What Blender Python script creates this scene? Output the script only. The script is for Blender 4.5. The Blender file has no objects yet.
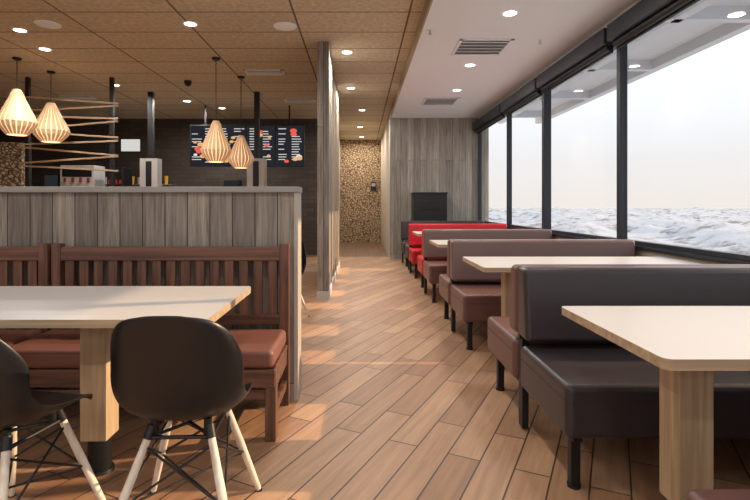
import bpy, bmesh, math, random
from mathutils import Vector, Matrix
random.seed(4)
S = bpy.context.scene
try:
    S.view_settings.view_transform = 'Standard'
    S.view_settings.look = 'None'
    S.view_settings.exposure = 0.0
except Exception as e:
    print(e)

def srgb(r, g, b):
    f = lambda c: (c/255/12.92) if c/255 <= 0.04045 else ((c/255+0.055)/1.055)**2.4
    return (f(r), f(g), f(b), 1)

# ------------------------------------------------------------ materials
def newmat(name):
    m = bpy.data.materials.new(name); m.use_nodes = True
    nt = m.node_tree
    return m, nt, nt.nodes['Principled BSDF']

def nd(nt, typ, **kw):
    n = nt.nodes.new(typ)
    for k, v in kw.items():
        setattr(n, k, v)
    return n

def mixc(nt, fac, a, b, blend='MIX'):
    n = nt.nodes.new('ShaderNodeMix'); n.data_type = 'RGBA'; n.blend_type = blend
    for sock, v in ((n.inputs[0], fac), (n.inputs[6], a), (n.inputs[7], b)):
        if isinstance(v, (int, float, tuple)): sock.default_value = v
        else: nt.links.new(v, sock)
    return n.outputs[2]

def bump(nt, bs, h, strength=0.3, dist=0.005):
    b = nd(nt, 'ShaderNodeBump'); b.inputs['Strength'].default_value = strength
    b.inputs['Distance'].default_value = dist
    nt.links.new(h, b.inputs['Height']); nt.links.new(b.outputs[0], bs.inputs['Normal'])

def plain(name, col, rough=0.5, metal=0.0, noise=0.06, scale=30, bmp=0.1, emis=None, es=0, spec=0.5):
    m, nt, bs = newmat(name)
    tc = nd(nt, 'ShaderNodeTexCoord')
    n = nd(nt, 'ShaderNodeTexNoise'); n.inputs['Scale'].default_value = scale; n.inputs['Detail'].default_value = 4
    nt.links.new(tc.outputs['Object'], n.inputs['Vector'])
    a = tuple(c*(1-noise) for c in col[:3])+(1,); b = tuple(min(1, c*(1+noise)) for c in col[:3])+(1,)
    nt.links.new(mixc(nt, n.outputs['Fac'], a, b), bs.inputs['Base Color'])
    bs.inputs['Roughness'].default_value = rough; bs.inputs['Metallic'].default_value = metal
    bs.inputs['Specular IOR Level'].default_value = spec
    if bmp: bump(nt, bs, n.outputs['Fac'], bmp, 0.002)
    if emis:
        bs.inputs['Emission Color'].default_value = emis; bs.inputs['Emission Strength'].default_value = es
    return m

def planks(name, c1, c2, gap, plen, pw, mort=0.004, axes='zx', rot=0, rough=0.5, offset=0.37, grain=0.35, gscale=1.0, bmp=0.3):
    m, nt, bs = newmat(name)
    tc = nd(nt, 'ShaderNodeTexCoord'); sx = nd(nt, 'ShaderNodeSeparateXYZ')
    nt.links.new(tc.outputs['Object'], sx.inputs[0])
    add = nd(nt, 'ShaderNodeMath', operation='ADD'); nt.links.new(sx.outputs[0], add.inputs[0]); nt.links.new(sx.outputs[1], add.inputs[1])
    cb = nd(nt, 'ShaderNodeCombineXYZ')
    if axes == 'zx':
        nt.links.new(sx.outputs[2], cb.inputs[0]); nt.links.new(add.outputs[0], cb.inputs[1])
    elif axes == 'xz':
        nt.links.new(add.outputs[0], cb.inputs[0]); nt.links.new(sx.outputs[2], cb.inputs[1])
    else:
        nt.links.new(sx.outputs[0], cb.inputs[0]); nt.links.new(sx.outputs[1], cb.inputs[1])
    mp = nd(nt, 'ShaderNodeMapping'); mp.inputs['Rotation'].default_value = (0, 0, rot)
    mp.inputs['Location'].default_value = (37.3, 41.1, 0)
    nt.links.new(cb.outputs[0], mp.inputs[0])
    br = nd(nt, 'ShaderNodeTexBrick'); br.offset = offset; br.offset_frequency = 2; br.squash = 1
    br.inputs['Color1'].default_value = (0, 0, 0, 1); br.inputs['Color2'].default_value = (1, 1, 1, 1)
    br.inputs['Mortar'].default_value = (0, 0, 0, 1)
    br.inputs['Scale'].default_value = 1; br.inputs['Mortar Size'].default_value = mort
    br.inputs['Mortar Smooth'].default_value = 0.1; br.inputs['Bias'].default_value = 0
    br.inputs['Brick Width'].default_value = plen; br.inputs['Row Height'].default_value = pw
    nt.links.new(mp.outputs[0], br.inputs['Vector'])
    mp2 = nd(nt, 'ShaderNodeMapping'); mp2.inputs['Scale'].default_value = (2.2*gscale, 38*gscale, 1)
    nt.links.new(mp.outputs[0], mp2.inputs[0])
    va = nd(nt, 'ShaderNodeVectorMath', operation='ADD')
    vs = nd(nt, 'ShaderNodeVectorMath', operation='SCALE'); vs.inputs['Scale'].default_value = 17
    nt.links.new(br.outputs['Color'], vs.inputs[0]); nt.links.new(mp2.outputs[0], va.inputs[0]); nt.links.new(vs.outputs[0], va.inputs[1])
    gn = nd(nt, 'ShaderNodeTexNoise'); gn.inputs['Scale'].default_value = 1; gn.inputs['Detail'].default_value = 6; gn.inputs['Roughness'].default_value = 0.65
    gn.inputs['Distortion'].default_value = 0.6
    nt.links.new(va.outputs[0], gn.inputs['Vector'])
    base = mixc(nt, br.outputs['Color'], c1, c2)
    rp = nd(nt, 'ShaderNodeMapRange'); rp.inputs[1].default_value = 0.3; rp.inputs[2].default_value = 0.7
    rp.inputs[3].default_value = 1-grain; rp.inputs[4].default_value = 1+grain*0.6
    nt.links.new(gn.outputs['Fac'], rp.inputs[0])
    vm = nd(nt, 'ShaderNodeVectorMath', operation='SCALE'); nt.links.new(base, vm.inputs[0]); nt.links.new(rp.outputs[0], vm.inputs['Scale'])
    col = mixc(nt, br.outputs['Fac'], vm.outputs[0], gap)
    nt.links.new(col, bs.inputs['Base Color']); bs.inputs['Roughness'].default_value = rough
    h = nd(nt, 'ShaderNodeMath', operation='MULTIPLY_ADD'); nt.links.new(br.outputs['Fac'], h.inputs[0]); h.inputs[1].default_value = -1.0
    g2 = nd(nt, 'ShaderNodeMath', operation='MULTIPLY'); nt.links.new(gn.outputs['Fac'], g2.inputs[0]); g2.inputs[1].default_value = 0.35
    nt.links.new(g2.outputs[0], h.inputs[2])
    bump(nt, bs, h.outputs[0], bmp, 0.004)
    return m

def woodgrain(name, c1, c2, axis=2, rough=0.4, sc=1.0):
    m, nt, bs = newmat(name)
    tc = nd(nt, 'ShaderNodeTexCoord'); mp = nd(nt, 'ShaderNodeMapping')
    s = [30*sc]*3; s[axis] = 1.6*sc
    mp.inputs['Scale'].default_value = s
    nt.links.new(tc.outputs['Object'], mp.inputs[0])
    n = nd(nt, 'ShaderNodeTexNoise'); n.inputs['Scale'].default_value = 1; n.inputs['Detail'].default_value = 5; n.inputs['Distortion'].default_value = 0.8
    nt.links.new(mp.outputs[0], n.inputs['Vector'])
    rp = nd(nt, 'ShaderNodeMapRange'); rp.inputs[1].default_value = 0.35; rp.inputs[2].default_value = 0.65
    nt.links.new(n.outputs['Fac'], rp.inputs[0])
    nt.links.new(mixc(nt, rp.outputs[0], c1, c2), bs.inputs['Base Color'])
    bs.inputs['Roughness'].default_value = rough
    bump(nt, bs, n.outputs['Fac'], 0.15, 0.002)
    return m

def mosaic(name, tile, tile2, gap, scale=13, es=0):
    m, nt, bs = newmat(name)
    tc = nd(nt, 'ShaderNodeTexCoord')
    mp = nd(nt, 'ShaderNodeMapping'); mp.inputs['Scale'].default_value = (1, 1, 1.25)
    nt.links.new(tc.outputs['Object'], mp.inputs[0])
    v = nd(nt, 'ShaderNodeTexVoronoi', feature='DISTANCE_TO_EDGE'); v.inputs['Scale'].default_value = scale
    v2 = nd(nt, 'ShaderNodeTexVoronoi'); v2.inputs['Scale'].default_value = scale
    nt.links.new(mp.outputs[0], v.inputs['Vector']); nt.links.new(mp.outputs[0], v2.inputs['Vector'])
    rp = nd(nt, 'ShaderNodeMapRange'); rp.inputs[1].default_value = 0.04; rp.inputs[2].default_value = 0.2
    nt.links.new(v.outputs['Distance'], rp.inputs[0])
    t = mixc(nt, v2.outputs['Color'], tile, tile2)
    nt.links.new(mixc(nt, rp.outputs[0], gap, t), bs.inputs['Base Color'])
    bs.inputs['Roughness'].default_value = 0.6
    bump(nt, bs, rp.outputs[0], 0.8, 0.02)
    return m

def emit(name, col, st):
    m = bpy.data.materials.new(name); m.use_nodes = True; nt = m.node_tree
    nt.nodes.clear(); o = nd(nt, 'ShaderNodeOutputMaterial'); e = nd(nt, 'ShaderNodeEmission')
    e.inputs[0].default_value = col; e.inputs[1].default_value = st
    nt.links.new(e.outputs[0], o.inputs[0]); return m

M = {}
M['floor'] = planks('floor_wood_tile', srgb(160,121,92), srgb(188,149,116), srgb(72,56,46), 0.95, 0.152, 0.0038, 'xy', math.radians(-63), 0.48, 0.33, 0.24, 0.8, 0.25)
M['barn'] = planks('barn_wood', srgb(114,107,101), srgb(158,150,141), srgb(52,47,44), 3.4, 0.135, 0.003, 'zx', 0, 0.75, 0.4, 0.55, 1.0, 0.5)
M['barnback'] = planks('barn_wood_back', srgb(142,135,127), srgb(178,171,162), srgb(90,82,76), 3.4, 0.14, 0.003, 'zx', 0, 0.75, 0.4, 0.42, 0.9, 0.5)
M['ceil'] = planks('ceiling_tile', srgb(196,181,156), srgb(204,190,164), srgb(104,90,72), 1.22, 0.61, 0.011, 'xy', 0, 0.95, 0.0, 0.06, 0.4, 0.15)
def speckle(m, amt=0.25, scale=45):
    nt = m.node_tree; bs = nt.nodes['Principled BSDF']; src = bs.inputs['Base Color'].links[0].from_socket
    tc = nd(nt, 'ShaderNodeTexCoord'); n = nd(nt, 'ShaderNodeTexNoise'); n.inputs['Scale'].default_value = scale; n.inputs['Detail'].default_value = 3
    nt.links.new(tc.outputs['Object'], n.inputs['Vector'])
    rp = nd(nt, 'ShaderNodeMapRange'); rp.inputs[1].default_value = 0.35; rp.inputs[2].default_value = 0.65; rp.inputs[3].default_value = 1-amt; rp.inputs[4].default_value = 1+amt
    nt.links.new(n.outputs['Fac'], rp.inputs[0])
    vm = nd(nt, 'ShaderNodeVectorMath', operation='SCALE'); nt.links.new(src, vm.inputs[0]); nt.links.new(rp.outputs[0], vm.inputs['Scale'])
    nt.links.new(vm.outputs[0], bs.inputs['Base Color'])
speckle(M['ceil'], 0.13, 20)
M['fascia'] = plain('fascia_paint', srgb(170,152,126), 0.9, noise=0.12, scale=20)
M['white'] = plain('white_paint', srgb(236,239,244), 0.85, noise=0.01)
M['cream'] = plain('cream_wall', srgb(190,180,165), 0.85, noise=0.03)
M['darkwall'] = planks('dark_tile', srgb(64,55,49), srgb(80,69,60), srgb(38,32,29), 0.3, 0.1, 0.004, 'xz', 0, 0.45, 0.5, 0.15, 1, 0.2)
M['browntile'] = planks('brown_floor_tile', srgb(112,84,64), srgb(124,94,72), srgb(70,54,44), 0.3, 0.3, 0.005, 'xy', 0, 0.5, 0.0, 0.15, 1, 0.2)
M['frame'] = plain('window_frame_dark', srgb(46,50,58), 0.45, 0.3, noise=0.05)
M['black'] = plain('black_metal', srgb(28,28,31), 0.45, 0.2)
M['blackpl'] = plain('black_plastic', srgb(17,18,22), 0.36, 0.0, noise=0.03)
M['steel'] = plain('brushed_steel', srgb(190,190,190), 0.35, 0.9)
M['lgrey'] = plain('light_grey_paint', srgb(190,188,185), 0.45)
M['vblack'] = plain('vinyl_charcoal', srgb(54,48,52), 0.36, noise=0.08, scale=60, bmp=0.25)
M['vbrown'] = plain('vinyl_brown', srgb(104,73,68), 0.42, noise=0.08, scale=60, bmp=0.25)
M['vtaupe'] = plain('vinyl_taupe', srgb(112,90,87), 0.42, noise=0.08, scale=60, bmp=0.25)
M['vred'] = plain('vinyl_red', srgb(188,26,40), 0.4, noise=0.08, scale=60, bmp=0.2)
M['cush'] = plain('vinyl_bench_brown', srgb(122,80,70), 0.4, noise=0.08, scale=60, bmp=0.2)
M['piping'] = plain('piping', srgb(60,44,42), 0.5)
M['laminate'] = plain('table_laminate', srgb(190,188,186), 0.33, noise=0.01, scale=90, bmp=0.0)
M['edge'] = woodgrain('table_edge_wood', srgb(160,138,112), srgb(188,166,138), 0, 0.5)
M['pine'] = woodgrain('pine_post', srgb(170,148,118), srgb(202,180,148), 2, 0.45)
M['benchv'] = woodgrain('bench_wood_v', srgb(76,50,41), srgb(120,82,67), 2, 0.38)
M['benchh'] = woodgrain('bench_wood_h', srgb(76,50,41), srgb(120,82,67), 0, 0.38)
M['slat'] = woodgrain('slat_wood', srgb(156,132,106), srgb(190,166,136), 0, 0.5)
M['maple'] = woodgrain('maple_leg', srgb(208,196,178), srgb(232,224,210), 2, 0.45)
M['mosaic'] = mosaic('pebble_mosaic', srgb(214,192,160), srgb(180,154,122), srgb(96,74,56), 13)
M['lampglow'] = emit('lamp_glow', (1, 0.93, 0.82, 1), 9)
M['shade'] = plain('lamp_paper', srgb(235,190,140), 0.7, emis=(1, 0.7, 0.42, 1), es=1.1)
M['shadeslat'] = plain('lamp_slat_glow', srgb(214,176,134), 0.6, emis=(1, 0.72, 0.45, 1), es=0.12)  # faint emission paints bulb light onto the wooden slats and cap
M['signw'] = emit('sign_white', (0.95, 0.93, 0.88, 1), 0.7)
M['redp'] = plain('red_plastic', srgb(150,40,40), 0.4)
M['yelp'] = plain('yellow_plastic', srgb(220,160,50), 0.4)
M['snowbuild'] = plain('canopy_paint', srgb(206,212,220), 0.6, noise=0.03)
M['scr_bg'] = emit('screen_black', (0.02, 0.02, 0.026, 1), 1)
M['scr_t'] = emit('screen_text', (0.8, 0.8, 0.8, 1), 0.95)
M['scr_r'] = emit('screen_red', (0.85, 0.12, 0.08, 1), 1.0)
M['scr_y'] = emit('screen_food', (0.9, 0.5, 0.18, 1), 0.9)

# ------------------------------------------------------------ mesh helpers
def empty(name, loc=(0, 0, 0), rz=0):
    e = bpy.data.objects.new(name, None); e.location = loc; e.rotation_euler = (0, 0, rz)
    e.empty_display_size = 0.1
    S.collection.objects.link(e); return e

def finish(bm, name, mat, parent=None, smooth=False, loc=(0, 0, 0), wn=False):
    bmesh.ops.recalc_face_normals(bm, faces=bm.faces)
    me = bpy.data.meshes.new(name); bm.to_mesh(me); bm.free()
    if smooth:
        for p in me.polygons: p.use_smooth = True
        me.set_sharp_from_angle(angle=math.radians(42))
    ms = mat if isinstance(mat, (list, tuple)) else [mat]
    for m in ms: me.materials.append(m)
    o = bpy.data.objects.new(name, me); S.collection.objects.link(o)
    o.location = loc
    if parent: o.parent = parent
    if wn:
        w = o.modifiers.new('wn', 'WEIGHTED_NORMAL'); w.keep_sharp = True
    return o

def addbox(bm, x0, x1, y0, y1, z0, z1, bev=0.0, seg=2, mi=0, mtx=None):
    r = bmesh.ops.create_cube(bm, size=1)
    vs = r['verts']
    for v in vs:
        v.co = Vector(((x0+x1)/2+v.co.x*(x1-x0), (y0+y1)/2+v.co.y*(y1-y0), (z0+z1)/2+v.co.z*(z1-z0)))
    fs = set(f for v in vs for f in v.link_faces)
    if bev > 0:
        es = list(set(e for v in vs for e in v.link_edges))
        rr = bmesh.ops.bevel(bm, geom=es, offset=bev, segments=seg, affect='EDGES', profile=0.5)
        fs = set(rr['faces']) | set(f for f in fs if f.is_valid)
        vs = list(set(v for f in fs for v in f.verts))
    for f in fs: f.material_index = mi
    if mtx is not None:
        bmesh.ops.transform(bm, matrix=mtx, verts=vs)
    return vs

def box(name, parent, x0, x1, y0, y1, z0, z1, mat, bev=0.0, seg=2):
    bm = bmesh.new(); addbox(bm, x0, x1, y0, y1, z0, z1, bev, seg)
    return finish(bm, name, mat, parent, smooth=bev > 0, wn=bev > 0)

def boxes(name, parent, lst, mat, bev=0.0, seg=2):
    bm = bmesh.new()
    for b in lst: addbox(bm, *b, bev=bev, seg=seg)
    return finish(bm, name, mat, parent, smooth=bev > 0, wn=bev > 0)

def addcyl(bm, p0, p1, r0, r1=None, n=16, mi=0):
    r1 = r0 if r1 is None else r1
    p0 = Vector(p0); p1 = Vector(p1); d = p1-p0
    q = d.to_track_quat('Z', 'Y').to_matrix().to_4x4()
    m = Matrix.Translation((p0+p1)/2) @ q
    r = bmesh.ops.create_cone(bm, cap_ends=True, segments=n, radius1=r0, radius2=r1, depth=d.length, matrix=m)
    for f in set(f for v in r['verts'] for f in v.link_faces): f.material_index = mi

def cyl(name, parent, p0, p1, r0, r1, mat, n=20):
    bm = bmesh.new(); addcyl(bm, p0, p1, r0, r1, n); return finish(bm, name, mat, parent, smooth=True)

# ------------------------------------------------------------ room shell
ZC, ZS, XS, XW, YB = 3.20, 3.05, 0.65, 2.53, 10.8
XL, YR, YE = -8.5, -3.0, 15.6
box('floor', None, XL, XW+0.2, YR-0.1, 11.3, -0.1, 0, M['floor'])
box('floor_tile_back', None, XL, 0.78, 11.3, YE+0.2, -0.1, 0, M['browntile'])
box('ceiling', None, XL, XS, YR-0.1, YE+0.2, ZC, ZC+0.1, M['ceil'])
box('ceiling_soffit', None, XS+0.02, XW+0.25, YR-0.1, YB+0.1, ZS, ZS+0.25, M['white'])
box('trim_1', None, XS, XS+0.02, YR-0.1, YB+0.1, ZS-0.004, ZC, M['fascia'])
box('wall_back', None, XS, XW+0.25, YB, YB+0.12, 0, ZS, M['barnback'])
box('wall_corridor_right', None, XS, XS+0.12, YB+0.12, YE, 0, ZC, M['cream'])
box('wall_corridor_end', None, -0.75, XS+0.12, YE, YE+0.12, 0, ZC, M['mosaic'])
box('wall_corridor_left', None, -0.75, -0.62, 11.9, YE, 0, ZC, M['cream'])
box('wall_kitchen', None, XL, -0.62, 11.9-0.12, 11.9, 0, ZC, M['darkwall'])
box('wall_left', None, XL-0.12, XL, YR-0.1, 11.9, 0, ZC, M['barn'])
bx = [(XL, XW+0.2, YR-0.12, YR, 0, 0.8), (XL, XW+0.2, YR-0.12, YR, 2.7, ZC)]
x = XL
while x < XW+0.1:
    bx.append((x, x+0.25, YR-0.12, YR, 0.8, 2.7)); x += 2.2
boxes('wall_rear', None, bx, M['cream'])  # unseen wall; its window openings are added to let in fill light

# window wall
WT = 0.16
box('wall_right', None, XW, XW+WT, YR, YB, 0, 0.77, M['cream'])
box('window_sill', None, XW-0.03, XW+WT+0.02, YR, YB, 0.77, 0.80, M['frame'], 0.004)
box('wall_right_header', None, XW+0.02, XW+WT, YR, YB, 2.90, ZS, M['white'])
mull = [10.74, 8.6, 6.84, 4.90, 2.95, 1.0, -1.0, -2.95]
for i in range(len(mull)-1):
    y1, y0 = mull[i], mull[i+1]
    w = empty('window_%d' % (i+1), (XW, (y0+y1)/2, 0.8))
    h = (y1-y0)/2
    fr = []
    mw = 0.034
    fr.append((0.0, 0.075, h-mw, h, 0, 2.1)); fr.append((0.0, 0.075, -h, -h+mw, 0, 2.1))
    fr.append((0.005, 0.07, -h, h, 0, 0.04)); fr.append((0.005, 0.07, -h, h, 1.95, 2.1))
    boxes('frame', w, fr, M['frame'], 0.004)
    gm = bpy.data.materials.get('glass')
    if not gm:
        gm = bpy.data.materials.new('glass'); gm.use_nodes = True; nt = gm.node_tree; nt.nodes.clear()
        o = nd(nt, 'ShaderNodeOutputMaterial'); t = nd(nt, 'ShaderNodeBsdfTransparent'); g = nd(nt, 'ShaderNodeBsdfGlossy'); g.inputs['Roughness'].default_value = 0.02
        t.inputs[0].default_value = (0.98, 0.99, 1, 1)
        mx = nd(nt, 'ShaderNodeMixShader'); mx.inputs[0].default_value = 0.03
        nt.links.new(t.outputs[0], mx.inputs[1]); nt.links.new(g.outputs[0], mx.inputs[2]); nt.links.new(mx.outputs[0], o.inputs[0])
    box('pane', w, 0.045, 0.052, -h+mw, h-mw, 0.04, 1.95, gm)
    b = empty('roller_blind', (XW, (y0+y1)/2, 0))
    box('cassette', b, -0.13, -0.005, -h+0.03, h-0.03, 2.76, 2.92, M['frame'], 0.008)
    cyl('roll', b, (-0.05, -h+0.06, 2.735), (-0.05, h-0.06, 2.735), 0.035, 0.035, M['black'])
    box('hem_bar', b, -0.03, -0.015, -h+0.06, h-0.06, 2.68, 2.71, M['black'], 0.004)
box('window_column', None, XW-0.03, XW-0.002, 6.80, 6.88, 0.81, 2.75, M['frame'], 0.004)

# ------------------------------------------------------------ exterior
def snowmat():
    m, nt, bs = newmat('snow_rock')
    tc = nd(nt, 'ShaderNodeTexCoord')
    n = nd(nt, 'ShaderNodeTexNoise'); n.inputs['Scale'].default_value = 1.0; n.inputs['Detail'].default_value = 11; n.inputs['Roughness'].default_value = 0.78
    nt.links.new(tc.outputs['Object'], n.inputs['Vector'])
    rp = nd(nt, 'ShaderNodeMapRange'); rp.inputs[1].default_value = 0.50; rp.inputs[2].default_value = 0.60
    nt.links.new(n.outputs['Fac'], rp.inputs[0])
    nt.links.new(mixc(nt, rp.outputs[0], srgb(132,136,142), srgb(72,71,72)), bs.inputs['Base Color'])
    bs.inputs['Roughness'].default_value = 0.95
    bump(nt, bs, n.outputs['Fac'], 0.4, 0.1)
    return m
from mathutils import noise as mn
bm = bmesh.new(); nx, ny = 150, 300
vv = []
for i in range(nx):
    row = []
    for j in range(ny):
        x = 5.2+(i/(nx-1))**1.8*80; y = -8+(j/(ny-1))**1.3*110
        bank = 0.75*math.exp(-((x-12)/4.5)**2)
        z = -0.40 + bank + 0.45*mn.noise(Vector((x*0.20, y*0.14, 3))) + 0.32*mn.fractal(Vector((x*0.55, y*0.42, 8)), 0.9, 2.1, 5) + 0.008*max(0, y-8)
        row.append(bm.verts.new((x, y, min(z, 1.25))))
    vv.append(row)
for i in range(nx-1):
    for j in range(ny-1):
        bm.faces.new((vv[i][j], vv[i+1][j], vv[i+1][j+1], vv[i][j+1]))
finish(bm, 'snowy_ground', snowmat(), smooth=True)
cp = empty('outdoor_canopy', (0, 0, 0))
boxes('deck', cp, [(2.95, 4.3, -3, 12, 3.26, 3.34)], M['snowbuild'])
boxes('fascia_beam', cp, [(4.2, 4.34, -3, 12, 3.12, 3.4), (3.3, 3.42, -3, 12, 3.12, 3.27)], M['snowbuild'], 0.01)
bm = bmesh.new()
for k in range(8):
    y = -2.5+k*1.95
    addbox(bm, 2.71, 4.2, y-0.05, y+0.05, 3.12, 3.26)
finish(bm, 'rafters', M['snowbuild'], cp)

# ------------------------------------------------------------ half wall
hw = empty('half_wall', (0, 0, 0))
box('boards', hw, -6.2, -0.395, 3.0, 3.14, 0, 1.245, M['barn'])
box('cap', hw, -6.2, -0.365, 2.975, 3.165, 1.245, 1.28, plain('cap_grey', srgb(150,148,146), 0.6), 0.004)
box('end_trim', hw, -0.395, -0.37, 2.985, 3.155, 0, 1.245, plain('trim_metal', srgb(176,170,162), 0.5), 0.003)

# ------------------------------------------------------------ tall partition
tp = empty('tall_partition', (0, 0, 0))
box('boards', tp, -0.51, -0.40, 6.32, 9.6, 0, ZC-0.003, M['barn'])
box('end_post', tp, -0.53, -0.385, 6.2, 6.32, 0, ZC-0.003, M['barn'], 0.004)
box('base', tp, -0.535, -0.38, 6.19, 9.6, 0.0, 0.10, M['lgrey'], 0.003)
boxes('panel_joints', tp, [(-0.40, -0.385, 6.9+k*0.66, 6.93+k*0.66, 0.1, ZC-0.003) for k in range(4)], M['fascia'])

# ------------------------------------------------------------ wooden benches
def wooden_bench(x0, x1, yb, face=-1):
    L = x1-x0; h = L/2
    e = empty('wooden_bench', ((x0+x1)/2, yb, 0), 0 if face < 0 else math.pi)
    p = 0.055
    boxes('posts', e, [(-h, -h+p, -0.055, 0, 0, 0.945), (h-p, h, -0.055, 0, 0, 0.945),
                       (-h, -h+p, -0.50, -0.435, 0, 0.36), (h-p, h, -0.50, -0.435, 0, 0.36)], M['benchv'], 0.006)
    bm = bmesh.new()
    addbox(bm, -h+p-0.005, h-p+0.005, -0.05, -0.012, 0.845, 0.925, 0.006)
    addbox(bm, -h+p-0.005, h-p+0.005, -0.048, -0.012, 0.47, 0.53, 0.005)
    finish(bm, 'back_rails', M['benchh'], e, smooth=True, wn=True)
    sl = []; k = int((L-2*p)/0.082); st = (L-2*p)/k
    for i in range(k):
        xc = -h+p+st*(i+0.5)
        sl.append((xc-0.026, xc+0.026, -0.038, -0.018, 0.52, 0.85))
    boxes('back_slats', e, sl, M['benchv'], 0.003)
    boxes('seat_frame', e, [(-h+0.005, h-0.005, -0.505, -0.47, 0.27, 0.36), (-h+0.005, h-0.005, -0.46, -0.06, 0.335, 0.36),
                            (-h+0.01, -h+0.045, -0.47, -0.05, 0.24, 0.34), (h-0.045, h-0.01, -0.47, -0.05, 0.24, 0.34),
                            (-h+p, h-p, -0.49, -0.465, 0.20, 0.255)], M['benchh'], 0.005)
    boxes('side_stretchers', e, [(-h+0.012, -h+0.04, -0.44, -0.05, 0.10, 0.15), (h-0.04, h-0.012, -0.44, -0.05, 0.10, 0.15)], M['benchh'], 0.004)
    boxes('cushion', e, [(-h+0.01, h-0.01, -0.515, -0.065, 0.362, 0.455)], M['cush'], 0.028, 4)
    return e
wooden_bench(-1.80, -0.415, 2.965)
wooden_bench(-3.24, -1.82, 2.965)
wooden_bench(-4.68, -3.26, 2.965)
wooden_bench(-1.80, -0.43, 3.18, 1)
wooden_bench(-3.24, -1.82, 3.18, 1)

# ------------------------------------------------------------ tables
def rounded_slab(name, parent, hx, hy, z0, z1, r, mat, edge):
    bm = bmesh.new(); pts = []
    for cx, cy, a0 in ((hx-r, hy-r, 0), (-hx+r, hy-r, 90), (-hx+r, -hy+r, 180), (hx-r, -hy+r, 270)):
        for k in range(7):
            a = math.radians(a0+k*15); pts.append((cx+r*math.cos(a), cy+r*math.sin(a)))
    lo = [bm.verts.new((px, py, z0)) for px, py in pts]; hi = [bm.verts.new((px, py, z1)) for px, py in pts]
    bm.faces.new(hi); bm.faces.new(lo[::-1]).material_index = 1
    n = len(pts)
    for i in range(n):
        f = bm.faces.new((lo[i], lo[(i+1) % n], hi[(i+1) % n], hi[i])); f.material_index = 1
    o = finish(bm, name, [mat, edge], parent, smooth=True)
    return o

def dining_table(x0, x1, y0, y1, legs):
    cx, cy = (x0+x1)/2, (y0+y1)/2
    e = empty('dining_table', (cx, cy, 0))
    rounded_slab('table_top', e, (x1-x0)/2, (y1-y0)/2, 0.719, 0.75, 0.028, M['laminate'], M['edge'])
    for i, lx in enumerate(legs):
        l = lx-cx
        box('post_%d' % i, e, l-0.058, l+0.058, -0.058, 0.058, 0.15, 0.707, M['pine'], 0.006)
        box('plate_%d' % i, e, l-0.14, l+0.14, -0.14, 0.14, 0.707, 0.719, M['black'], 0.003)
        cyl('foot_%d' % i, e, (l, 0, 0.012), (l, 0, 0.15), 0.048, 0.048, M['black'])
        cyl('floor_plate_%d' % i, e, (l, 0, 0), (l, 0, 0.012), 0.062, 0.058, M['black'])
    return e
dining_table(-2.15, -0.56, 1.83, 2.59, [-1.15, -1.85])
for y0 in (1.36, 3.35, 5.3, 7.25):
    dining_table(0.83, 2.44, y0, y0+0.72, [1.12, 2.15])

# ------------------------------------------------------------ booth benches
def booth(yc, near, far, has_near=True, has_far=True, back=None):
    e = empty('booth_bench', (0, yc, 0))
    x0, x1 = 0.82, 2.47
    back = back or near
    fr = []
    for xx in (x0+0.02, x1-0.06):
        fr.append((xx, xx+0.035, -0.03, 0.03, 0.012, 0.55))
    ys = ([-0.56] if has_near else []) + ([0.53] if has_far else [])
    for xx in (x0+0.05, (x0+x1)/2, x1-0.10):
        for y in ys: fr.append((xx, xx+0.04, y, y+0.04, 0.012, 0.235))
    ya = -0.58 if has_near else -0.03; yb = 0.58 if has_far else 0.03
    for xx in (x0+0.05, x1-0.10):
        fr.append((xx, xx+0.04, ya, yb, 0.20, 0.235))
    boxes('metal_frame', e, fr, M['black'], 0.004)
    bm = bmesh.new()
    for xx in (x0+0.07, (x0+x1)/2+0.02, x1-0.08):
        for y in ys: addcyl(bm, (xx, y+0.02, 0), (xx, y+0.02, 0.014), 0.028)
    finish(bm, 'glides', M['black'], e)
    bm = bmesh.new()
    if has_near:
        vs = addbox(bm, x0, x1, -0.125, -0.008, 0.49, 0.855, 0.028, 4)
        for v in vs: v.co.y += (0.855-v.co.z)*-0.10*(1 if v.co.y < -0.06 else 0)
        finish(bm, 'back_cushion_near', back, e, smooth=True, wn=True); bm = bmesh.new()
    if has_far:
        vs = addbox(bm, x0, x1, 0.008, 0.115, 0.49, 0.85, 0.028, 4)
        for v in vs: v.co.y += (0.85-v.co.z)*0.10*(1 if v.co.y > 0.06 else 0)
        finish(bm, 'back_cushion_far', far, e, smooth=True, wn=True)
    else: bm.free()
    box('back_board', e, x0+0.012, x1-0.012, -0.012, 0.012, 0.47, 0.84, M['black'])
    if has_near: 
        box('seat_near', e, x0, x1, -0.64, -0.05, 0.235, 0.455, near, 0.03, 4)
        boxes('seam_near', e, [(x0+0.02, x1-0.02, -0.6415, -0.635, 0.385, 0.389), (x0-0.0015, x0+0.01, -0.61, -0.08, 0.385, 0.389)], M['piping'])
    if has_far: 
        box('seat_far', e, x0, x1, 0.05, 0.62, 0.235, 0.455, far, 0.03, 4)
        boxes('seam_far', e, [(x0-0.0015, x0+0.01, 0.08, 0.59, 0.385, 0.389)], M['piping'])
    return e
booth(0.66, M['vbrown'], M['vbrown'])
booth(2.62, M['vblack'], M['vbrown'])
booth(4.60, M['vbrown'], M['vbrown'], back=M['vtaupe'])
booth(6.55, M['vbrown'], M['vred'], back=M['vtaupe'])
booth(8.50, M['vred'], M['vblack'])
booth(10.05, M['vblack'], M['vblack'], has_far=False)

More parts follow.
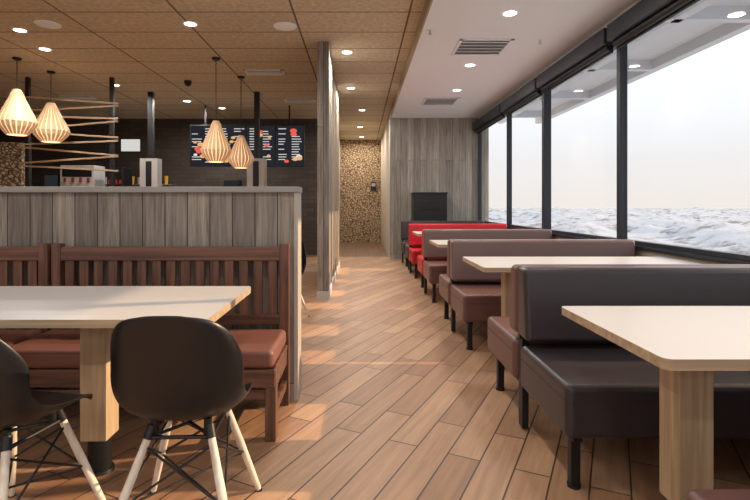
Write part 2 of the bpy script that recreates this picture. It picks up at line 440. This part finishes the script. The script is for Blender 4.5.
# waste cabinet against back wall
c = empty('waste_cabinet', (1.44, 10.48, 0))
box('body', c, -0.34, 0.34, -0.28, 0.28, 0.03, 1.40, M['blackpl'], 0.01)
box('top', c, -0.355, 0.355, -0.295, 0.285, 1.40, 1.43, M['black'], 0.006)
box('flap', c, -0.2, 0.2, -0.292, -0.28, 1.08, 1.26, M['black'], 0.004)
box('door', c, -0.3, 0.3, -0.29, -0.28, 0.1, 1.0, M['black'], 0.004)
box('plinth', c, -0.3, 0.3, -0.25, 0.25, 0, 0.03, M['black'])

# ------------------------------------------------------------ moulded shell chairs
def shell_chair(x, y, rz):
    e = empty('dining_chair', (x, y, 0), rz)   # faces +Y locally
    prof = [(0.235, 0.418), (0.215, 0.438), (0.16, 0.445), (0.08, 0.437), (0.0, 0.430), (-0.08, 0.430), (-0.145, 0.445), (-0.19, 0.485),
            (-0.212, 0.54), (-0.226, 0.60), (-0.238, 0.66), (-0.250, 0.72), (-0.260, 0.775), (-0.268, 0.812), (-0.271, 0.828)]
    wid = [0.160, 0.188, 0.204, 0.213, 0.219, 0.222, 0.224, 0.224, 0.223, 0.220, 0.212, 0.198, 0.174, 0.134, 0.08]
    lift = [0.0, 0.008, 0.022, 0.04, 0.06, 0.088, 0.115, 0.12, 0.10, 0.07, 0.045, 0.025, 0.01, 0.0, -0.006]
    fwd = [-0.02, -0.012, 0, 0, 0.0, 0.005, 0.03, 0.065, 0.092, 0.10, 0.092, 0.075, 0.052, 0.03, 0.015]
    bm = bmesh.new(); nu = 17; g = []
    for i, (py, pz) in enumerate(prof):
        r = []
        for j in range(nu):
            u = -1+2*j/(nu-1); a = abs(u)
            s = a**2.4
            r.append(bm.verts.new((wid[i]*math.sin(u*math.pi/2*0.9)/math.sin(math.pi/2*0.9), py+fwd[i]*s, pz+lift[i]*s)))
        g.append(r)
    for i in range(len(prof)-1):
        for j in range(nu-1): bm.faces.new((g[i][j], g[i][j+1], g[i+1][j+1], g[i+1][j]))
    o = finish(bm, 'seat_shell', M['blackpl'], e)
    for p in o.data.polygons: p.use_smooth = True
    sd = o.modifiers.new('s', 'SOLIDIFY'); sd.thickness = 0.007; sd.offset = -1
    sb = o.modifiers.new('sub', 'SUBSURF'); sb.levels = 2; sb.render_levels = 2
    tops = [(-0.10, 0.13), (0.10, 0.13), (-0.10, -0.09), (0.10, -0.09)]
    feet = [(-0.215, 0.235), (0.215, 0.235), (-0.225, -0.25), (0.225, -0.25)]
    bm = bmesh.new(); bk = bmesh.new()
    P = lambda i, t: Vector((tops[i][0]+(feet[i][0]-tops[i][0])*t, tops[i][1]+(feet[i][1]-tops[i][1])*t, 0.40*(1-t)))
    for i in range(4):
        addcyl(bm, P(i, 0.985), P(i, 0.45), 0.0115, 0.015, 14); addcyl(bm, P(i, 0.45), P(i, 0.06), 0.015, 0.013, 14)
        addcyl(bk, P(i, 1.0), P(i, 0.98), 0.0135, 0.0125, 12)
        addcyl(bk, P(i, 0.07), P(i, -0.03), 0.017, 0.017, 12)
    finish(bm, 'legs', M['maple'], e, smooth=True)
    w = 0.0042
    for a, b in ((0, 1), (2, 3), (0, 2), (1, 3)):
        addcyl(bk, P(a, 0.12), P(b, 0.55), w, w, 8); addcyl(bk, P(b, 0.12), P(a, 0.55), w, w, 8)
        addcyl(bk, P(a, 0.06), P(b, 0.06), 0.007, 0.007, 8)
    addcyl(bk, P(0, 0.06), P(3, 0.06), 0.006, 0.006, 8); addcyl(bk, P(1, 0.06), P(2, 0.06), 0.006, 0.006, 8)
    for a, b in ((0, 3), (1, 2)): addcyl(bk, P(a, 0.55), P(b, 0.55), w, w, 8)
    for sx_, sy_ in ((-0.09, 0.11), (0.09, 0.11), (-0.09, -0.08), (0.09, -0.08)):
        addcyl(bk, (sx_, sy_, 0.372), (sx_, sy_, 0.434), 0.014, 0.014, 12)
    finish(bk, 'metal_bracing', M['black'], e, smooth=True)
shell_chair(-0.62, 1.81, math.radians(2))
shell_chair(-1.235, 1.74, math.radians(-11))
dining_table(-2.1, -0.62, 4.1, 4.8, [-0.95, -1.8])
shell_chair(-0.78, 5.02, math.radians(176))
shell_chair(-1.45, 5.0, math.radians(186))

# ------------------------------------------------------------ lights in ceiling
def downlight(x, y, z, power, warm=(1, 0.95, 0.89)):
    e = empty('downlight', (x, y, z))
    bm = bmesh.new()
    n = 28; a = []; b = []; c_ = []
    for k in range(n):
        t = 2*math.pi*k/n
        a.append(bm.verts.new((0.085*math.cos(t), 0.085*math.sin(t), -0.002)))
        b.append(bm.verts.new((0.078*math.cos(t), 0.078*math.sin(t), -0.010)))
        c_.append(bm.verts.new((0.062*math.cos(t), 0.062*math.sin(t), -0.004)))
    for k in range(n):
        l = (k+1) % n
        bm.faces.new((a[k], a[l], b[l], b[k])); bm.faces.new((b[k], b[l], c_[l], c_[k]))
    finish(bm, 'trim_ring', M['white'], e, smooth=True)
    cyl('lens', e, (0, 0, -0.006), (0, 0, -0.002), 0.062, 0.062, M['lampglow'])
    ld = bpy.data.lights.new('downlight_lamp', 'AREA'); ld.shape = 'DISK'; ld.size = 0.13; ld.energy = power; ld.color = warm
    ld.spread = math.radians(170)
    lo = bpy.data.objects.new('lamp', ld); S.collection.objects.link(lo); lo.parent = e; lo.location = (0, 0, -0.02)
def dpx(px, py, z):
    D = (z-1.17)*500/(205-py); return (px-360)*D/500, D
for p in ((347,52),(351,88),(362,110),(45,49),(115,85),(187,101),(273,121),(222,108),(20,30)):
    x, y = dpx(p[0], p[1], ZC); downlight(x, y, ZC, 28)
for p in ((-0.17, 3.9), (-0.17, 1.2), (-2.3, 1.0), (-2.3, 3.9), (-4.8, 1.5), (-2.3, -1.5), (-0.2, -1.5), (-5.2, -1), (-1.9, 5.6)):
    downlight(p[0], p[1], ZC, 17)  # extra lamps added to light the room, nearly all out of view
for p in ((510,13),(470,65),(457,90)):
    x, y = dpx(p[0], p[1], ZS); downlight(x, y, ZS, 12)
for y in (3.0, 1.0, -1.2): downlight(1.5, y, ZS, 7)  # unseen soffit lamps, added for illumination
downlight(0.0, 13.0, ZC, 28, (1, 0.88, 0.74)); downlight(0.05, 14.9, ZC, 26, (1, 0.88, 0.74))

def vent(x, y, z, w, d):
    e = empty('ceiling_vent', (x, y, z))
    boxes('frame', e, [(-w/2, w/2, -d/2, -d/2+0.04, -0.012, -0.001), (-w/2, w/2, d/2-0.04, d/2, -0.012, -0.001),
                       (-w/2, -w/2+0.04, -d/2, d/2, -0.012, -0.001), (w/2-0.04, w/2, -d/2, d/2, -0.012, -0.001)], M['white'], 0.002)
    bm = bmesh.new()
    for k in range(5):
        yy = -d/2+0.07+k*(d-0.14)/4
        addbox(bm, -w/2+0.04, w/2-0.04, -0.02, 0.02, -0.003, 0.003, mtx=Matrix.Translation((0, yy, -0.016)) @ Matrix.Rotation(0.5, 4, 'X'))
    finish(bm, 'louvres', M['white'], e)
    box('duct', e, -w/2+0.04, w/2-0.04, -d/2+0.04, d/2-0.04, -0.004, -0.001, plain('duct_dark', srgb(150,152,156), 0.8))
for p, w in (((481,47), 0.62), ((440,101), 0.62)):
    x, y = dpx(p[0], p[1], ZS); vent(x, y, ZS, w, 0.6)
for p in ((265,72), (78,97), (300,100)):
    x, y = dpx(p[0], p[1], ZC); vent(x, y, ZC, 0.6, 0.3)
for p in ((285,26), (48,24)):
    x, y = dpx(p[0], p[1], ZC)
    e = empty('ceiling_speaker', (x, y, ZC))
    cyl('rim', e, (0, 0, -0.012), (0, 0, -0.001), 0.125, 0.135, M['white'], 32)
    cyl('grille', e, (0, 0, -0.018), (0, 0, -0.012), 0.10, 0.115, M['white'], 32)
for p in ((430,30), (540,40)):
    x, y = dpx(p[0], p[1], ZS); e = empty('sprinkler_head', (x, y, ZS))
    cyl('escutcheon', e, (0, 0, -0.008), (0, 0, -0.001), 0.03, 0.035, M['white']); cyl('stem', e, (0, 0, -0.045), (0, 0, -0.008), 0.008, 0.008, M['steel'])
    cyl('deflector', e, (0, 0, -0.048), (0, 0, -0.045), 0.02, 0.02, M['steel'])
x, y = dpx(188, 81, ZC); e = empty('security_camera', (x, y, ZC)); cyl('mount', e, (0, 0, -0.03), (0, 0, -0.001), 0.06, 0.06, M['blackpl'])
bm = bmesh.new(); bmesh.ops.create_uvsphere(bm, u_segments=20, v_segments=12, radius=0.055, matrix=Matrix.Translation((0, 0, -0.035))); finish(bm, 'dome', M['blackpl'], e, smooth=True)

# ------------------------------------------------------------ pendant lamps
def pendant(px, py, D, hpx, wpx):
    x = (px-360)*D/500; zc = 1.17+(205-py)*D/500; h = hpx*D/500; R = wpx*D/1000
    e = empty('pendant_lamp', (x, D, zc))
    prof = [(0.0, 0.5, 0.30), (0.15, 0.36, 0.42), (0.35, 0.14, 0.66), (0.55, -0.08, 0.90), (0.68, -0.20, 1.0), (0.8, -0.32, 0.88), (1.0, -0.5, 0.52)]
    bm = bmesh.new(); n = 22
    for k in range(n):
        a = 2*math.pi*k/n; ca, sa = math.cos(a), math.sin(a); tx, ty = -sa, ca
        prev = None
        for t, zz, rr in prof:
            r = rr*R; w = 0.36*r*2*math.pi/n
            q = [bm.verts.new((ca*r-tx*w, sa*r-ty*w, zz*h)), bm.verts.new((ca*r+tx*w, sa*r+ty*w, zz*h)),
                 bm.verts.new((ca*(r-0.008)+tx*w, sa*(r-0.008)+ty*w, zz*h)), bm.verts.new((ca*(r-0.008)-tx*w, sa*(r-0.008)-ty*w, zz*h))]
            if prev:
                for i in range(4): bm.faces.new((prev[i], prev[(i+1) % 4], q[(i+1) % 4], q[i]))
            else: bm.faces.new(q)
            prev = q
        bm.faces.new(prev)
    finish(bm, 'shade_slats', M['shadeslat'], e)
    bm = bmesh.new(); rings = []
    for t, zz, rr in prof:
        rings.append([bm.verts.new((math.cos(2*math.pi*k/24)*(rr*R-0.012), math.sin(2*math.pi*k/24)*(rr*R-0.012), zz*h)) for k in range(24)])
    for i in range(len(rings)-1):
        for k in range(24): bm.faces.new((rings[i][k], rings[i][(k+1) % 24], rings[i+1][(k+1) % 24], rings[i+1][k]))
    finish(bm, 'inner_shade', M['shade'], e, smooth=True)
    cyl('cap', e, (0, 0, 0.49*h), (0, 0, 0.58*h), 0.32*R, 0.2*R, M['shadeslat'])
    cyl('cord', e, (0, 0, 0.55*h), (0, 0, ZC-zc-0.01), 0.006, 0.006, M['black'], 8)
    cyl('canopy', e, (0, 0, ZC-zc-0.03), (0, 0, ZC-zc-0.001), 0.05, 0.06, M['black'])
    cyl('bulb', e, (0, 0, -0.1*h), (0, 0, 0.2*h), 0.03, 0.03, M['lampglow'])
pendant(17, 114, 6.9, 42, 36); pendant(51, 124, 7.6, 36, 34); pendant(216, 143, 6.9, 38, 30); pendant(241, 153, 7.9, 30, 26)

# ------------------------------------------------------------ kitchen / counter area
def P3(px, py, D): return (px-360)*D/500, 1.17+(205-py)*D/500
cn = empty('service_counter', (-3.4, 9.65, 0))
box('cabinet', cn, -2.55, 1.7, -0.3, 0.3, 0.08, 1.02, M['barn']); box('worktop', cn, -2.6, 1.75, -0.33, 0.33, 1.02, 1.07, M['laminate'], 0.006)
box('plinth', cn, -2.5, 1.65, -0.25, 0.25, 0, 0.08, M['black'])
for px in (151, 257):
    x, _ = P3(px, 0, 9.0)
    e = empty('support_post', (x, 9.0, 0))
    box('pole', e, -0.045, 0.045, -0.045, 0.045, 0.0, ZC-0.002, M['black'], 0.004)
    box('steel_sleeve', e, -0.16, 0.16, -0.10, 0.10, 1.1, 2.0, M['lgrey'], 0.008)
    box('socket_slot', e, -0.05, 0.05, -0.108, -0.10, 1.5, 1.95, M['black'])
    box('foot_plate', e, -0.1, 0.1, -0.1, 0.1, 0, 0.02, M['black'])
x0, zt = P3(190, 125, 10.2); x1, zb = P3(305, 167, 10.2)
mb = empty('menu_board', ((x0+x1)/2, 10.2, (zt+zb)/2)); W = x1-x0; H = zt-zb
n = 4; sw = W/n
for k in range(n):
    cx = -W/2+sw*(k+0.5)
    box('screen_%d' % k, mb, cx-sw/2+0.008, cx+sw/2-0.008, -0.03, 0.03, -H/2, H/2, M['blackpl'], 0.005)
    box('display_%d' % k, mb, cx-sw/2+0.02, cx+sw/2-0.02, -0.034, -0.03, -H/2+0.02, H/2-0.02, M['scr_bg'])
    T = []
    for c2 in range(2):
        for r_ in range(14):
            if random.random() < 0.25: continue
            xx = cx-sw/2+0.05+c2*sw*0.46; zz = H/2-0.09-r_*0.052
            T.append((xx, xx+sw*random.uniform(0.18, 0.36), -0.037, -0.0345, zz, zz+0.014))
    boxes('menu_text_%d' % k, mb, T, M['scr_t'])
    bm = bmesh.new(); mats = [M['scr_r'], M['scr_y'], M['scr_t']]
    for q in range(7):
        r = random.uniform(0.03, 0.06); xx = cx+random.uniform(-sw/2+0.1, sw/2-0.1); zz = random.uniform(-H/2+0.1, H/2-0.12)
        rr = bmesh.ops.create_circle(bm, cap_ends=True, segments=16, radius=r, matrix=Matrix.Translation((xx, -0.039-0.0005*q, zz)) @ Matrix.Rotation(math.pi/2, 4, 'X') @ Matrix.Diagonal((1.2, 0.8, 1, 1)))
        mi = random.choice([0, 0, 1, 1, 2])
        for f in set(f for v in rr['verts'] for f in v.link_faces): f.material_index = mi
    finish(bm, 'menu_pictures_%d' % k, mats, mb)
boxes('hangers', mb, [(-W/2+0.3, -W/2+0.33, -0.015, 0.015, H/2, ZC-(zt+zb)/2-0.001), (W/2-0.33, W/2-0.3, -0.015, 0.015, H/2, ZC-(zt+zb)/2-0.001)], M['black'])
x, z = P3(129.5, 145, 11.7); e = empty('wall_sign', (x, 11.775, z)); box('panel', e, -0.22, 0.22, -0.03, 0, -0.14, 0.14, M['signw'], 0.005); box('border', e, -0.24, 0.24, -0.015, -0.001, -0.16, 0.16, M['black'], 0.003)
sd = empty('slatted_divider', (0, 7.95, 0))
xa, _ = P3(28, 0, 7.95); xb, _ = P3(112, 0, 7.95)
boxes('posts', sd, [(xa-0.03, xa+0.03, -0.03, 0.03, 0, ZC-0.002), (xb-0.03, xb+0.03, -0.03, 0.03, 0, ZC-0.002)], M['black'], 0.004)
bm = bmesh.new()
for k in range(9):
    z = 1.75+k*0.135; tilt = math.radians([3, -4, 5, -2, 4, -5, 2, -3, 4][k])
    addbox(bm, -(xb-xa)/2-0.12, (xb-xa)/2+0.12, -0.012, 0.012, -0.014, 0.014, 0.003, mtx=Matrix.Translation(((xa+xb)/2, -0.045, z)) @ Matrix.Rotation(tilt, 4, 'Y'))
finish(bm, 'slats', M['slat'], sd, smooth=True)
box('mosaic_column', None, -7.3, -6.1, 9.0, 9.28, 0, 2.3, M['mosaic'])
def eq(name, px0, px1, py0, D, dep, mat, parts):
    xa, zt = P3(px0, py0, D); xb, _ = P3(px1, py0, D)
    e = empty(name, ((xa+xb)/2, D, 0)); w = (xb-xa)/2
    box('housing', e, -w, w, -dep, dep, 1.07, zt, mat, 0.015, 3)
    parts(e, w, dep, zt); return e
def dr(e, w, d, zt):
    box('panel', e, -w*0.85, w*0.85, -d-0.012, -d, zt-0.22, zt-0.06, M['blackpl'], 0.004)
    boxes('nozzles', e, [(-w*0.7+i*w*0.45, -w*0.7+i*w*0.45+0.03, -d-0.05, -d, zt-0.32, zt-0.24) for i in range(4)], M['redp'], 0.003)
eq('drink_dispenser', 66, 100, 166, 9.6, 0.2, M['lgrey'], dr)
eq('coffee_machine', 112, 128, 168, 9.6, 0.2, M['blackpl'], dr)
def mon(e, w, d, zt):
    box('screen', e, -w*0.9, w*0.9, -d-0.008, -d, zt-0.28, zt-0.03, M['scr_bg'], 0.002)
eq('cash_register', 48, 62, 174, 9.6, 0.12, M['blackpl'], mon)
eq('cash_register', 225, 241, 180, 9.6, 0.1, M['blackpl'], mon)
sh = empty('wall_shelf', (-5.6, 11.55, 0))
box('board', sh, -1.3, 1.3, -0.15, 0.22, 1.62, 1.65, M['steel'], 0.003)
bm = bmesh.new()
for i in range(16):
    xx = -1.2+i*0.155; hh = random.uniform(0.12, 0.24); addcyl(bm, (xx, 0, 1.65), (xx, 0, 1.65+hh), 0.035, 0.045, 12, random.choice([0, 1, 2, 3, 3, 1]))
finish(bm, 'cups', [M['redp'], M['lgrey'], M['yelp'], M['cream']], sh)
e = empty('wall_card_reader', (0.42, YE, 1.75)); box('body', e, -0.09, 0.09, -0.05, -0.001, -0.14, 0.14, M['blackpl'], 0.008); box('face', e, -0.06, 0.06, -0.056, -0.05, 0.0, 0.1, M['steel'], 0.002)

# ------------------------------------------------------------ world + sun
w = bpy.data.worlds.new('sky'); S.world = w; w.use_nodes = True; nt = w.node_tree
bg = nt.nodes['Background']; tc = nd(nt, 'ShaderNodeTexCoord'); sp = nd(nt, 'ShaderNodeSeparateXYZ'); nt.links.new(tc.outputs['Generated'], sp.inputs[0])
cr = nd(nt, 'ShaderNodeValToRGB'); nt.links.new(sp.outputs[2], cr.inputs[0])
el = cr.color_ramp.elements; el[0].position = 0.0; el[0].color = (0.315, 0.29, 0.27, 1); el[1].position = 0.6; el[1].color = (0.95, 0.97, 1.0, 1)
a = el.new(0.08); a.color = (0.315, 0.305, 0.30, 1)
a = el.new(0.22); a.color = (0.36, 0.37, 0.39, 1)
a = el.new(0.32); a.color = (0.60, 0.62, 0.64, 1)
nt.links.new(cr.outputs[0], bg.inputs[0]); bg.inputs[1].default_value = 3.1
sl = bpy.data.lights.new('sun', 'SUN'); sl.energy = 6.5; sl.angle = math.radians(0.6); sl.color = (1, 0.68, 0.40)
so = bpy.data.objects.new('sun', sl); S.collection.objects.link(so)
d = Vector((-math.cos(math.radians(22)), -0.22, -math.tan(math.radians(22))))
so.rotation_euler = d.to_track_quat('-Z', 'Y').to_euler(); so.location = (20, 5, 10)

# ------------------------------------------------------------ camera
cd = bpy.data.cameras.new('camera'); cd.lens = 24; cd.sensor_width = 36; cd.shift_x = 0.02; cd.shift_y = -0.06; cd.clip_end = 400; cd.clip_start = 0.05
co = bpy.data.objects.new('camera', cd); S.collection.objects.link(co); co.location = (0, 0, 1.17); co.rotation_euler = (math.pi/2, 0, 0)
S.camera = co
